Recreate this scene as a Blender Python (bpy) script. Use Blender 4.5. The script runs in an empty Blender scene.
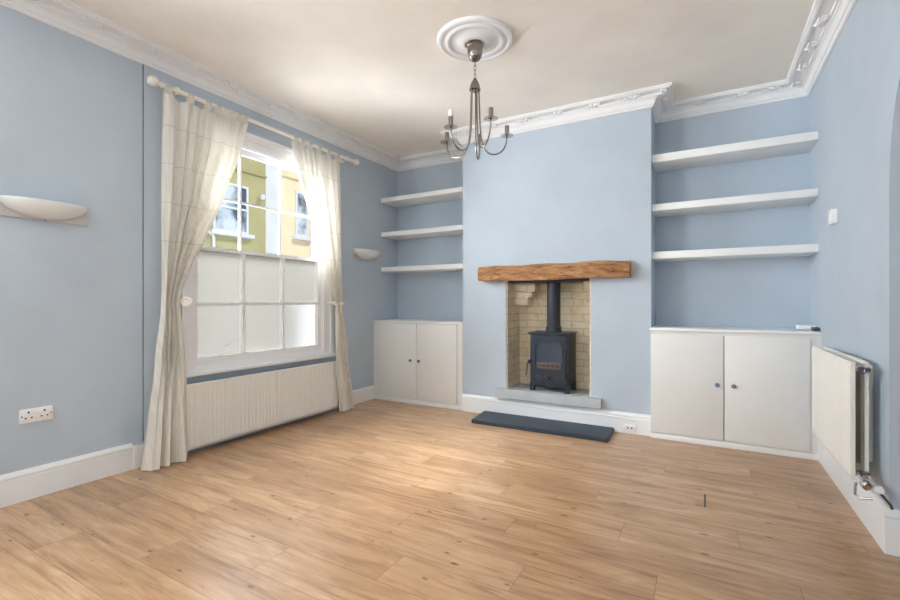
import bpy, bmesh, math, random
from mathutils import Vector, Matrix, noise
from math import pi, sin, cos

random.seed(7)
SC = bpy.context.scene
COL = SC.collection

# ------------------------------------------------------------------ room sizes (metres)
XL, XR = -3.293, .701          # left and right wall
YF = 4.034                     # face of the chimney breast
YBL, YBR = 4.489, 4.416        # backs of the two alcoves
CL, CR = -2.141, -.389         # sides of the chimney breast
YREAR = -1.9
ZC = 2.80

# ------------------------------------------------------------------ materials
def srgb(r, g, b):
    f = lambda c: (c/255/12.92) if c/255 <= .04045 else ((c/255+.055)/1.055)**2.4
    return (f(r), f(g), f(b), 1)

def new_mat(name):
    m = bpy.data.materials.new(name); m.use_nodes = True
    nt = m.node_tree; bs = nt.nodes['Principled BSDF']
    return m, nt, bs

def N(nt, kind, **kw):
    n = nt.nodes.new(kind)
    for k, v in kw.items():
        if k in n.inputs.keys() and not hasattr(n, k): n.inputs[k].default_value = v
        else: setattr(n, k, v)
    return n

def math_node(nt, op, a, b=None, c=None):
    n = nt.nodes.new('ShaderNodeMath'); n.operation = op
    for i, v in enumerate((a, b, c)):
        if v is None: continue
        if isinstance(v, (int, float)): n.inputs[i].default_value = v
        else: nt.links.new(v, n.inputs[i])
    return n.outputs[0]

def mixc(nt, fac, a, b, mode='MIX'):
    n = nt.nodes.new('ShaderNodeMix'); n.data_type = 'RGBA'; n.blend_type = mode
    for sock, v in ((n.inputs[0], fac), (n.inputs[6], a), (n.inputs[7], b)):
        if isinstance(v, (int, float, tuple)): sock.default_value = v
        else: nt.links.new(v, sock)
    return n.outputs[2]

def noise_tex(nt, vec, scale, detail=3, rough=.55, dist=0):
    n = nt.nodes.new('ShaderNodeTexNoise')
    n.inputs['Scale'].default_value = scale; n.inputs['Detail'].default_value = detail
    n.inputs['Roughness'].default_value = rough; n.inputs['Distortion'].default_value = dist
    if vec is not None: nt.links.new(vec, n.inputs['Vector'])
    return n.outputs['Fac']

def ramp(nt, fac, stops):
    n = nt.nodes.new('ShaderNodeValToRGB')
    el = n.color_ramp.elements
    while len(el) < len(stops): el.new(.5)
    for e, (p, c) in zip(el, stops):
        e.position = p; e.color = c if isinstance(c, tuple) else (c, c, c, 1)
    nt.links.new(fac, n.inputs[0])
    return n.outputs[0]

def bump(nt, bs, h, strength, dist=.01):
    n = nt.nodes.new('ShaderNodeBump'); n.inputs['Strength'].default_value = strength
    n.inputs['Distance'].default_value = dist
    nt.links.new(h, n.inputs['Height']); nt.links.new(n.outputs[0], bs.inputs['Normal'])

def obj_co(nt):
    return nt.nodes.new('ShaderNodeNewGeometry').outputs['Position']

def paint(name, rgb, rough=.55, mottle=.05, bscale=60, bstr=.05, metal=0, spec=.4):
    m, nt, bs = new_mat(name)
    p = obj_co(nt)
    f = noise_tex(nt, p, 2.3, 4)
    c = srgb(*rgb); d = tuple(x*(1-mottle*2) for x in c[:3])+(1,); l = tuple(min(1, x*(1+mottle)) for x in c[:3])+(1,)
    nt.links.new(ramp(nt, f, [(.3, d), (.7, l)]), bs.inputs['Base Color'])
    bs.inputs['Roughness'].default_value = rough; bs.inputs['Metallic'].default_value = metal
    bs.inputs['Specular IOR Level'].default_value = spec
    if bstr: bump(nt, bs, noise_tex(nt, p, bscale, 3), bstr, .004)
    return m

M = {}
M['wall'] = paint('blue_wall_paint', (185, 197, 208), .6, .03, 90, .10, spec=.25)
M['ceiling'] = paint('cream_ceiling_paint', (240, 235, 226), .75, .03, 40, .08, spec=.2)
M['white'] = paint('white_gloss_paint', (238, 239, 240), .35, .02, 50, .03)
M['plaster'] = paint('white_plaster', (236, 236, 236), .6, .03, 40, .05, spec=.25)
M['cupboard'] = paint('off_white_cupboard_paint', (229, 229, 226), .4, .015, 40, .02)
M['shelf'] = paint('white_shelf_paint', (238, 239, 238), .4, .015, 40, .02)
M['radiator'] = paint('radiator_enamel', (235, 234, 228), .3, .01, 40, .01)
M['steel'] = paint('brushed_steel', (150, 142, 132), .24, .05, 200, .04, metal=1)
M['satin'] = paint('satin_silver_plate', (205, 200, 195), .45, .03, 200, .02, metal=.55)
M['chrome'] = paint('chrome', (205, 205, 208), .12, .01, 20, 0, metal=1)
M['stove'] = paint('matt_black_stove_enamel', (26, 36, 50), .40, .06, 120, .06)
M['flue'] = paint('dark_grey_flue', (44, 48, 58), .4, .05, 120, .04)
M['slate'] = paint('dark_slate', (42, 54, 66), .5, .12, 25, .25)
M['hearth'] = paint('grey_stone', (184, 188, 192), .75, .08, 60, .3, spec=.2)
M['plastic'] = paint('white_plastic', (240, 240, 240), .3, .005, 20, 0)
M['dark'] = paint('dark_slot', (35, 35, 38), .5, .02, 20, 0)
M['knob'] = paint('blue_grey_ceramic', (104, 122, 142), .18, .05, 20, 0, spec=.6)
m, nt, bs = new_mat('clear_drip_glass'); M['drip'] = m
out = nt.nodes['Material Output']
tr = nt.nodes.new('ShaderNodeBsdfTransparent'); tr.inputs[0].default_value = (.80, .81, .82, 1)
gl = nt.nodes.new('ShaderNodeBsdfGlossy'); gl.inputs['Roughness'].default_value = .08
mx = nt.nodes.new('ShaderNodeMixShader'); mx.inputs[0].default_value = .30
nt.links.new(tr.outputs[0], mx.inputs[1]); nt.links.new(gl.outputs[0], mx.inputs[2]); nt.links.new(mx.outputs[0], out.inputs[0])
M['bulb'] = paint('white_bulb_glass', (248, 248, 248), .2, .0, 20, 0, spec=.6)
M['pale_glass'] = paint('pale_frosted_glass', (226, 228, 226), .25, .02, 20, 0, spec=.6)
M['rope'] = paint('cream_cord', (232, 224, 206), .8, .08, 200, .3)
M['pole'] = paint('cream_pole_paint', (240, 236, 226), .4, .01, 30, 0)
M['fin'] = paint('dusty_steel_fin', (150, 134, 122), .6, .15, 60, .05, metal=.2)
M['olive'] = paint('olive_render', (164, 158, 116), .85, .05, 12, .1, spec=.1)
M['white_render'] = paint('white_render', (206, 208, 210), .85, .03, 12, .1, spec=.1)
M['peach'] = paint('peach_render', (226, 206, 172), .85, .04, 12, .1, spec=.1)
M['greyblue'] = paint('grey_blue_render', (190, 198, 206), .85, .04, 12, .1, spec=.1)
M['tarmac'] = paint('tarmac', (120, 120, 120), .9, .1, 80, .2)
M['log'] = paint('pale_grate_bars', (104, 90, 82), .8, .15, 60, .3)
M['graphite'] = paint('dark_grey_plastic', (70, 80, 90), .5, .03, 60, 0)
M['gap'] = paint('dark_gap', (60, 70, 82), .7, .05, 60, .1)
M['cable'] = paint('pale_cable', (214, 214, 212), .6, .02, 60, 0)
M['seam'] = paint('filled_seam', (112, 124, 136), .7, .1, 60, .1)
M['brown'] = paint('dusty_grey', (150, 150, 146), .7, .05, 60, .1)

# dark window panes across the street, pale sky reflections painted into their colour
m, nt, bs = new_mat('outdoor_window_glass'); M['outglass'] = m
p = obj_co(nt)
nt.links.new(ramp(nt, noise_tex(nt, p, 1.4, 3), [(.42, srgb(66, 78, 92)), (.6, srgb(196, 208, 220))]), bs.inputs['Base Color'])
bs.inputs['Roughness'].default_value = .05; bs.inputs['Specular IOR Level'].default_value = .9

# stove glass
m, nt, bs = new_mat('stove_door_glass'); M['stoveglass'] = m
bs.inputs['Base Color'].default_value = srgb(46, 62, 80); bs.inputs['Roughness'].default_value = .12
bs.inputs['Specular IOR Level'].default_value = .8

# clear window glass
m, nt, bs = new_mat('clear_glass'); M['glass'] = m
out = nt.nodes['Material Output']
tr = nt.nodes.new('ShaderNodeBsdfTransparent'); gl = nt.nodes.new('ShaderNodeBsdfGlossy')
gl.inputs['Roughness'].default_value = .02
mx = nt.nodes.new('ShaderNodeMixShader'); fr = nt.nodes.new('ShaderNodeFresnel'); fr.inputs[0].default_value = 1.3
nt.links.new(fr.outputs[0], mx.inputs[0]); nt.links.new(tr.outputs[0], mx.inputs[1]); nt.links.new(gl.outputs[0], mx.inputs[2])
nt.links.new(mx.outputs[0], out.inputs[0])

# frosted window glass: scatters the daylight behind it
m, nt, bs = new_mat('frosted_glass'); M['frosted'] = m
out = nt.nodes['Material Output']
tl = nt.nodes.new('ShaderNodeBsdfTranslucent'); tl.inputs[0].default_value = (.041, .039, .035, 1)
rf = nt.nodes.new('ShaderNodeBsdfRefraction'); rf.inputs['Roughness'].default_value = .30; rf.inputs['IOR'].default_value = 1.35
rf.inputs[0].default_value = (.90, .88, .85, 1)
df = nt.nodes.new('ShaderNodeBsdfDiffuse'); df.inputs[0].default_value = (.85, .83, .8, 1)
m1 = nt.nodes.new('ShaderNodeMixShader'); m1.inputs[0].default_value = .94
m2 = nt.nodes.new('ShaderNodeMixShader'); m2.inputs[0].default_value = .12
nt.links.new(rf.outputs[0], m1.inputs[1]); nt.links.new(tl.outputs[0], m1.inputs[2])
nt.links.new(m1.outputs[0], m2.inputs[1]); nt.links.new(df.outputs[0], m2.inputs[2])
nt.links.new(m2.outputs[0], out.inputs[0])

# curtain cloth
m, nt, bs = new_mat('sheer_cream_cloth'); M['curtain'] = m
out = nt.nodes['Material Output']
p = obj_co(nt); sep = nt.nodes.new('ShaderNodeSeparateXYZ'); nt.links.new(p, sep.inputs[0])
zz = math_node(nt, 'FRACT', math_node(nt, 'DIVIDE', math_node(nt, 'ADD', sep.outputs[2], .079), .265))
seam = math_node(nt, 'MULTIPLY', math_node(nt, 'LESS_THAN', zz, .028), math_node(nt, 'GREATER_THAN', sep.outputs[2], 1.35))
mp = nt.nodes.new('ShaderNodeMapping'); mp.inputs['Scale'].default_value = (1, 60, 1.5); nt.links.new(p, mp.inputs[0])
streak = noise_tex(nt, mp.outputs[0], 3, 3)
base = ramp(nt, streak, [(.3, srgb(222, 217, 206)), (.7, srgb(240, 237, 229))])
cc = mixc(nt, math_node(nt, 'MULTIPLY', seam, .35), base, srgb(176, 164, 146))
d = nt.nodes.new('ShaderNodeBsdfDiffuse'); nt.links.new(cc, d.inputs[0])
t = nt.nodes.new('ShaderNodeBsdfTranslucent'); nt.links.new(cc, t.inputs[0])
ts = nt.nodes.new('ShaderNodeBsdfTransparent')
m1 = nt.nodes.new('ShaderNodeMixShader'); m1.inputs[0].default_value = .08
nt.links.new(d.outputs[0], m1.inputs[1]); nt.links.new(t.outputs[0], m1.inputs[2])
m2 = nt.nodes.new('ShaderNodeMixShader'); m2.inputs[0].default_value = .10
nt.links.new(m1.outputs[0], m2.inputs[1]); nt.links.new(ts.outputs[0], m2.inputs[2])
nt.links.new(m2.outputs[0], out.inputs[0])

# floor boards
m, nt, bs = new_mat('pine_floor_boards'); M['floor'] = m
p = obj_co(nt); sep = nt.nodes.new('ShaderNodeSeparateXYZ'); nt.links.new(p, sep.inputs[0])
X, Y = sep.outputs[0], sep.outputs[1]
W, LN = .195, 1.1518787
ry = math_node(nt, 'DIVIDE', math_node(nt, 'SUBTRACT', Y, 1.207), W)
row = math_node(nt, 'FLOOR', ry); fy = math_node(nt, 'FRACT', ry)
off = math_node(nt, 'FRACT', math_node(nt, 'MULTIPLY_ADD', row, .57957737, .40680672))
rx = math_node(nt, 'ADD', math_node(nt, 'DIVIDE', X, LN), off)
colm = math_node(nt, 'FLOOR', rx); fx = math_node(nt, 'FRACT', rx)
idv = nt.nodes.new('ShaderNodeCombineXYZ'); nt.links.new(row, idv.inputs[0]); nt.links.new(colm, idv.inputs[1])
wn = nt.nodes.new('ShaderNodeTexWhiteNoise'); wn.noise_dimensions = '3D'; nt.links.new(idv.outputs[0], wn.inputs[0])
rnd = wn.outputs['Value']
ey = math_node(nt, 'ABSOLUTE', math_node(nt, 'SUBTRACT', fy, .5))
ex = math_node(nt, 'ABSOLUTE', math_node(nt, 'SUBTRACT', fx, .5))
jy = math_node(nt, 'GREATER_THAN', ey, .5-.0016/W)
jx = math_node(nt, 'GREATER_THAN', ex, .5-.0016/LN)
joint = math_node(nt, 'MAXIMUM', jy, jx)
# grain coordinates differ on each board
gv = nt.nodes.new('ShaderNodeCombineXYZ')
nt.links.new(math_node(nt, 'ADD', X, math_node(nt, 'MULTIPLY', rnd, 37.)), gv.inputs[0])
nt.links.new(math_node(nt, 'MULTIPLY', Y, 7.), gv.inputs[1]); nt.links.new(math_node(nt, 'MULTIPLY', rnd, 11.), gv.inputs[2])
big = noise_tex(nt, gv.outputs[0], 2.3, 5, .65, .7)
gv2 = nt.nodes.new('ShaderNodeMapping'); gv2.inputs['Scale'].default_value = (2.2, 14, 1); nt.links.new(gv.outputs[0], gv2.inputs[0])
fine = noise_tex(nt, gv2.outputs[0], 2.0, 5, .65, .3)
rings = math_node(nt, 'FRACT', math_node(nt, 'MULTIPLY', noise_tex(nt, gv.outputs[0], .9, 1, .4, .2), 13.))
rings = ramp(nt, rings, [(.0, 0.), (.75, 1.), (1., 0.)])
tone = ramp(nt, big, [(.30, srgb(160, 122, 86)), (.46, srgb(196, 160, 122)), (.60, srgb(212, 178, 142)), (.75, srgb(224, 194, 160))])
tone = mixc(nt, math_node(nt, 'MULTIPLY', rings, .30), tone, srgb(172, 128, 88))
fr_ = ramp(nt, fine, [(.35, 0.), (.62, 1.)])
tone = mixc(nt, math_node(nt, 'MULTIPLY', math_node(nt, 'SUBTRACT', 1., fr_), .32), tone, srgb(158, 116, 80))
bt = ramp(nt, rnd, [(0., srgb(226, 216, 206)), (.5, srgb(240, 234, 227)), (1., srgb(253, 249, 244))])
tone = mixc(nt, 1., tone, bt, 'MULTIPLY')
# dark streaks and knots
gs = nt.nodes.new('ShaderNodeMapping'); gs.inputs['Scale'].default_value = (.55, 1.6, 1); nt.links.new(gv.outputs[0], gs.inputs[0])
stv = noise_tex(nt, gs.outputs[0], 2.4, 5, .7, .5)
st = ramp(nt, stv, [(.54, 0.), (.66, 1.)])
tone = mixc(nt, math_node(nt, 'MULTIPLY', st, .6), tone, srgb(118, 78, 50))
kv = nt.nodes.new('ShaderNodeCombineXYZ')
nt.links.new(math_node(nt, 'MULTIPLY', X, 3.3), kv.inputs[0]); nt.links.new(math_node(nt, 'MULTIPLY', Y, 7.2), kv.inputs[1])
vo = nt.nodes.new('ShaderNodeTexVoronoi'); vo.voronoi_dimensions = '2D'; vo.inputs['Scale'].default_value = 1.; nt.links.new(kv.outputs[0], vo.inputs['Vector'])
sc = nt.nodes.new('ShaderNodeSeparateColor'); nt.links.new(vo.outputs['Color'], sc.inputs[0])
rk = math_node(nt, 'MULTIPLY', math_node(nt, 'SUBTRACT', sc.outputs[0], .22), .080)
kd = math_node(nt, 'ADD', vo.outputs['Distance'], math_node(nt, 'MULTIPLY', math_node(nt, 'SUBTRACT', fine, .5), .06))
kn = math_node(nt, 'SUBTRACT', rk, kd)
kn = ramp(nt, math_node(nt, 'MULTIPLY_ADD', kn, 20., .5), [(.1, 0.), (.9, 1.)])
tone = mixc(nt, math_node(nt, 'MULTIPLY', kn, .72), tone, srgb(88, 56, 38))
# one open board end near the room's middle
gx = math_node(nt, 'LESS_THAN', math_node(nt, 'ABSOLUTE', math_node(nt, 'ADD', X, .003)), .005)
gy = math_node(nt, 'LESS_THAN', math_node(nt, 'ABSOLUTE', math_node(nt, 'SUBTRACT', Y, 2.8645)), .093)
gapm = math_node(nt, 'MULTIPLY', gx, gy)
near = math_node(nt, 'MULTIPLY', math_node(nt, 'LESS_THAN', math_node(nt, 'ABSOLUTE', math_node(nt, 'ADD', X, .003)), .2), gy)
joint = math_node(nt, 'MULTIPLY', joint, math_node(nt, 'SUBTRACT', 1., near))
tone = mixc(nt, math_node(nt, 'MULTIPLY', joint, .5), tone, srgb(84, 56, 38))
tone = mixc(nt, gapm, tone, srgb(20, 16, 14))
hs = nt.nodes.new('ShaderNodeHueSaturation'); hs.inputs['Saturation'].default_value = .98; hs.inputs['Value'].default_value = .93
nt.links.new(tone, hs.inputs['Color']); nt.links.new(hs.outputs[0], bs.inputs['Base Color'])
rr = ramp(nt, fine, [(.3, .40), (.7, .28)])
bs.inputs['Coat Weight'].default_value = .35; bs.inputs['Coat Roughness'].default_value = .25
nt.links.new(rr, bs.inputs['Roughness']); bs.inputs['Specular IOR Level'].default_value = .45
bump(nt, bs, math_node(nt, 'SUBTRACT', math_node(nt, 'MULTIPLY', fine, .3), joint), .12, .002)

# old oak beam
m, nt, bs = new_mat('rough_oak'); M['oak'] = m
p = obj_co(nt); mp = nt.nodes.new('ShaderNodeMapping'); mp.inputs['Scale'].default_value = (1.6, 8, 9); nt.links.new(p, mp.inputs[0])
a1 = noise_tex(nt, mp.outputs[0], 1.5, 6, .65, 1.2); a2 = noise_tex(nt, mp.outputs[0], 6, 5, .7, .6)
c1 = ramp(nt, a1, [(.25, srgb(110, 66, 36)), (.45, srgb(186, 134, 88)), (.6, srgb(208, 160, 112)), (.8, srgb(226, 186, 144))])
c2 = ramp(nt, a2, [(.36, 1.), (.5, 0.)])
c1 = mixc(nt, math_node(nt, 'MULTIPLY', c2, .75), c1, srgb(92, 54, 32))
nt.links.new(c1, bs.inputs['Base Color']); bs.inputs['Roughness'].default_value = .7
bump(nt, bs, math_node(nt, 'ADD', a1, a2), .9, .03)

# cream-painted brick of the fire recess
m, nt, bs = new_mat('painted_brick'); M['brick'] = m
p = obj_co(nt); sep = nt.nodes.new('ShaderNodeSeparateXYZ'); nt.links.new(p, sep.inputs[0])
cv = nt.nodes.new('ShaderNodeCombineXYZ')
nt.links.new(math_node(nt, 'ADD', sep.outputs[0], sep.outputs[1]), cv.inputs[0]); nt.links.new(sep.outputs[2], cv.inputs[1])
wob = nt.nodes.new('ShaderNodeTexNoise'); wob.inputs['Scale'].default_value = 6; nt.links.new(p, wob.inputs[0])
av = nt.nodes.new('ShaderNodeVectorMath'); av.operation = 'MULTIPLY_ADD'; nt.links.new(wob.outputs['Color'], av.inputs[0])
av.inputs[1].default_value = (.045, .045, 0); nt.links.new(cv.outputs[0], av.inputs[2])
br = nt.nodes.new('ShaderNodeTexBrick'); nt.links.new(av.outputs[0], br.inputs['Vector'])
br.inputs['Scale'].default_value = 1; br.inputs['Brick Width'].default_value = .225; br.inputs['Row Height'].default_value = .072
br.inputs['Mortar Size'].default_value = .0032; br.inputs['Mortar Smooth'].default_value = .3
br.inputs['Color1'].default_value = srgb(242, 234, 214); br.inputs['Color2'].default_value = srgb(230, 222, 200); br.inputs['Mortar'].default_value = srgb(196, 176, 140)
n1 = noise_tex(nt, p, 7, 5, .7); n2 = noise_tex(nt, p, 22, 4, .7)
bc = mixc(nt, math_node(nt, 'MULTIPLY', ramp(nt, n1, [(.4, 0.), (.65, 1.)]), .5), br.outputs['Color'], srgb(206, 178, 130))
bc = mixc(nt, math_node(nt, 'MULTIPLY', ramp(nt, n2, [(.62, 0.), (.74, 1.)]), .6), bc, srgb(112, 88, 64))
nt.links.new(bc, bs.inputs['Base Color']); bs.inputs['Roughness'].default_value = .85
bump(nt, bs, math_node(nt, 'SUBTRACT', math_node(nt, 'MULTIPLY', n2, .4), br.outputs['Fac']), .6, .012)

# ------------------------------------------------------------------ mesh helpers
def BM(): return bmesh.new()

def box(bm, x0, x1, y0, y1, z0, z1, bev=0, seg=2, rot=None):
    r = bmesh.ops.create_cube(bm, size=1)
    vs = r['verts']
    c = Vector(((x0+x1)/2, (y0+y1)/2, (z0+z1)/2)); s = (abs(x1-x0), abs(y1-y0), abs(z1-z0))
    for v in vs: v.co = Vector((v.co.x*s[0], v.co.y*s[1], v.co.z*s[2]))
    if bev:
        es = list({e for v in vs for e in v.link_edges})
        q = bmesh.ops.bevel(bm, geom=es, offset=min(bev, min(s)*.45), segments=seg, affect='EDGES', profile=.5)
        vs = list({v for f in q['faces'] for v in f.verts} | {v for v in vs if v.is_valid})
    for v in vs:
        if rot is not None: v.co = rot @ v.co
        v.co += c
    return vs

def tube(bm, pts, r, n=10, cap=True):
    pts = [Vector(p) for p in pts]
    rs = r if isinstance(r, (list, tuple)) else [r]*len(pts)
    rings = []; prev = None
    for i, p in enumerate(pts):
        t = (pts[min(i+1, len(pts)-1)]-pts[max(i-1, 0)]).normalized()
        if prev is None:
            u = t.orthogonal().normalized()
        else:
            u = (prev - t*prev.dot(t)).normalized()
        prev = u; w = t.cross(u)
        rings.append([bm.verts.new(p+(u*cos(2*pi*k/n)+w*sin(2*pi*k/n))*rs[i]) for k in range(n)])
    for a, b in zip(rings, rings[1:]):
        for k in range(n): bm.faces.new((a[k], a[(k+1) % n], b[(k+1) % n], b[k]))
    if cap:
        bm.faces.new(rings[0][::-1]); bm.faces.new(rings[-1])

def lathe(bm, prof, c=(0, 0, 0), axis='Z', n=28):
    """profile of (radius, height) turned about an axis through c"""
    c = Vector(c); rings = []
    R = {'Z': Matrix.Identity(3), 'X': Matrix(((0, 0, 1), (0, 1, 0), (-1, 0, 0))), 'Y': Matrix(((1, 0, 0), (0, 0, 1), (0, -1, 0))),
         '-Y': Matrix(((1, 0, 0), (0, 0, -1), (0, 1, 0)))}[axis]
    for r, h in prof:
        if r < 1e-6: rings.append([bm.verts.new(c+R @ Vector((0, 0, h)))])
        else: rings.append([bm.verts.new(c+R @ Vector((r*cos(2*pi*k/n), r*sin(2*pi*k/n), h))) for k in range(n)])
    for a, b in zip(rings, rings[1:]):
        if len(a) == 1 and len(b) == 1: continue
        for k in range(n):
            k2 = (k+1) % n
            if len(a) == 1: bm.faces.new((a[0], b[k2], b[k]))
            elif len(b) == 1: bm.faces.new((a[k], a[k2], b[0]))
            else: bm.faces.new((a[k], a[k2], b[k2], b[k]))
    if len(rings[0]) > 1: bm.faces.new(rings[0][::-1])
    if len(rings[-1]) > 1: bm.faces.new(rings[-1])

def prism(bm, poly, ext):
    """closed polygon of 3-D points pushed along ext"""
    vs = [bm.verts.new(Vector(p)) for p in poly]
    f = bm.faces.new(vs)
    r = bmesh.ops.extrude_face_region(bm, geom=[f])
    for v in r['geom']:
        if isinstance(v, bmesh.types.BMVert): v.co += Vector(ext)

def grid_plate(bm, us, vs, skip, mk, ext):
    """a plate of cells (minus the skipped ones) extruded to a solid; mk(u, v) -> point"""
    vv = {(i, j): bm.verts.new(Vector(mk(u, v))) for i, u in enumerate(us) for j, v in enumerate(vs)}
    fs = []
    for i in range(len(us)-1):
        for j in range(len(vs)-1):
            if (i, j) in skip: continue
            fs.append(bm.faces.new((vv[i, j], vv[i+1, j], vv[i+1, j+1], vv[i, j+1])))
    r = bmesh.ops.extrude_face_region(bm, geom=fs)
    for v in r['geom']:
        if isinstance(v, bmesh.types.BMVert): v.co += Vector(ext)
    bmesh.ops.delete(bm, geom=[v for v in bm.verts if not v.link_faces], context='VERTS')

def sweep(bm, path, prof):
    """profile (offset to the right of the heading, z) along a plan path with mitred corners"""
    P = [Vector((x, y)) for x, y in path]; ring = []
    for i, p in enumerate(P):
        ns = []
        for a, b in ((i-1, i), (i, i+1)):
            if 0 <= a and b < len(P):
                d = (P[b]-P[a]).normalized(); ns.append(Vector((d.y, -d.x)))
        o = ns[0] if len(ns) == 1 else (ns[0]+ns[1])/(1+ns[0].dot(ns[1]))
        ring.append([bm.verts.new((p.x+o.x*q, p.y+o.y*q, z)) for q, z in prof])
    n = len(prof)
    for a, b in zip(ring, ring[1:]):
        for k in range(n): bm.faces.new((a[k], b[k], b[(k+1) % n], a[(k+1) % n]))
    bm.faces.new(ring[0]); bm.faces.new(ring[-1][::-1])

def world_loc(o):
    v = Vector()
    while o is not None:
        v += o.location; o = o.parent
    return v

def obj(name, bm, mat, parent=None, smooth=.6, origin=None):
    bmesh.ops.recalc_face_normals(bm, faces=bm.faces)
    me = bpy.data.meshes.new(name)
    if parent is not None: off = world_loc(parent)
    elif origin is not None: off = Vector(origin)
    else:
        xs = [v.co.x for v in bm.verts]; ys = [v.co.y for v in bm.verts]; zs = [v.co.z for v in bm.verts]
        off = Vector(((min(xs)+max(xs))/2, (min(ys)+max(ys))/2, min(zs)))
    for v in bm.verts: v.co -= off
    bm.to_mesh(me); bm.free()
    me.materials.append(M[mat])
    if smooth:
        for p in me.polygons: p.use_smooth = True
        me.set_sharp_from_angle(angle=smooth)
    o = bpy.data.objects.new(name, me); COL.objects.link(o)
    if parent is not None: o.parent = parent
    else: o.location = off
    return o

def tag(o, label, cat, group=None):
    o['label'] = label; o['category'] = cat
    if group: o['group'] = group
    return o

def thing(name, label, cat, loc, group=None):
    o = bpy.data.objects.new(name, None); COL.objects.link(o)
    o.empty_display_size = .1
    o.location = loc
    return tag(o, label, cat, group)

def struct(name, bm, mat, parent=None, **k):
    o = obj(name, bm, mat, parent, **k)
    if parent is None: o['kind'] = 'structure'
    return o

def struct_empty(name, loc):
    o = bpy.data.objects.new(name, None); COL.objects.link(o); o.location = loc; o['kind'] = 'structure'
    return o

def copy_tree(o, parent=None):
    c = o.copy(); COL.objects.link(c)
    if parent is not None: c.parent = parent
    for ch in list(o.children): copy_tree(ch, c)
    return c

# ------------------------------------------------------------------ the shell
XH = 2.3                                          # far side of the hallway beyond the arch
b = BM(); box(b, XL-.25, XH+.2, YREAR-.2, 4.75, -.12, 0); struct('floor', b, 'floor', smooth=0, origin=(0, 0, 0))
b = BM(); box(b, XL-.25, XH+.2, YREAR-.2, 4.75, ZC, ZC+.15); struct('ceiling', b, 'ceiling', smooth=0)
# left wall with the window hole, plus an added opening for fill light
WY0, WY1, WZ0, WZ1 = 1.90, 3.345, .548, 2.44
b = BM(); grid_plate(b, [YREAR-.2, -1.55, -.05, WY0, WY1, 4.75], [0, WZ0, 1.1, WZ1, ZC], {(1, 2), (3, 1), (3, 2)}, lambda u, v: (XL, u, v), (-.25, 0, 0)); struct('wall_left', b, 'wall', smooth=0)
b = BM(); box(b, XL-.02, CL+.05, YBL, YBL+.2, 0, ZC); struct('wall_back_left', b, 'wall', smooth=0)
b = BM(); box(b, CR-.05, XR+.02, YBR, YBR+.2, 0, ZC); struct('wall_back_right', b, 'wall', smooth=0)
# chimney breast with the fire opening
FX0, FX1, FZ0, FZ1 = -1.671, -.874, .175, 1.335
b = BM(); grid_plate(b, [CL, FX0, FX1, CR], [0, FZ0, FZ1, ZC], {(1, 1)}, lambda u, v: (u, YF, v), (0, .56, 0)); struct('wall_chimney_breast', b, 'wall', smooth=0)
# right wall with the arched opening
YA, AZ, AW, AH = 2.668, 1.62, .66, .72
arch = [(YREAR-.2, 0), (YREAR-.2, ZC), (4.75, ZC), (4.75, 0), (YA, 0)]
arch += [(YA-AW+AW*cos(t*pi/40), AZ+AH*sin(t*pi/40)) for t in range(0, 41)]
arch += [(YA-2*AW, 0)]
b = BM(); prism(b, [(XR, y, z) for y, z in arch], (.30, 0, 0)); struct('wall_right', b, 'wall', smooth=.3)
b = BM(); box(b, XH, XH+.2, YREAR-.2, 4.75, 0, ZC); struct('wall_hall', b, 'wall', smooth=0)
b = BM(); box(b, XR+.30, XH+.2, 4.70, 4.9, 0, ZC); struct('wall_hall_end', b, 'wall', smooth=0)
# rear wall behind the camera, with made-up openings for fill light
b = BM(); grid_plate(b, [XL-.25, -2.7, .35, 1.1, 2.1, XH+.2], [0, .25, 2.35, ZC], {(1, 1), (3, 1)}, lambda u, v: (u, YREAR, v), (0, -.2, 0)); struct('wall_rear', b, 'wall', smooth=0)

# boxed panelling beside the window: a thin raised board ending in a dark seam
b = BM(); grid_plate(b, [1.614, WY0, WY1, 3.50], [.0, WZ0, WZ1, 2.715], {(1, 1), (1, 0)}, lambda u, v: (XL+.011, u, v), (-.011, 0, 0))
struct('trim_window_board', b, 'wall', smooth=0)
b = BM(); box(b, XL, XL+.0105, 1.6105, 1.6139, .165, 2.70); struct('trim_seam', b, 'seam', smooth=0)

# cornice along the whole room
CP = [(XL, YREAR), (XL, YBL), (CL, YBL), (CL, YF), (CR, YF), (CR, YBR), (XR, YBR), (XR, YREAR)]
z = ZC
cprof = [(0, z-.102), (.006, z-.104), (.018, z-.100), (.022, z-.086), (.030, z-.082), (.032, z-.070), (.036, z-.058), (.046, z-.046),
         (.056, z-.043), (.058, z-.035), (.068, z-.035), (.072, z-.028), (.072, z-.020), (.134, z-.013), (.134, z-.021), (.140, z-.026),
         (.150, z-.024), (.154, z-.016), (.163, z-.013), (.167, z), (0, z)]
b = BM(); sweep(b, CP, cprof); cornice = struct('trim_cornice', b, 'plaster', smooth=.35)

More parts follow.
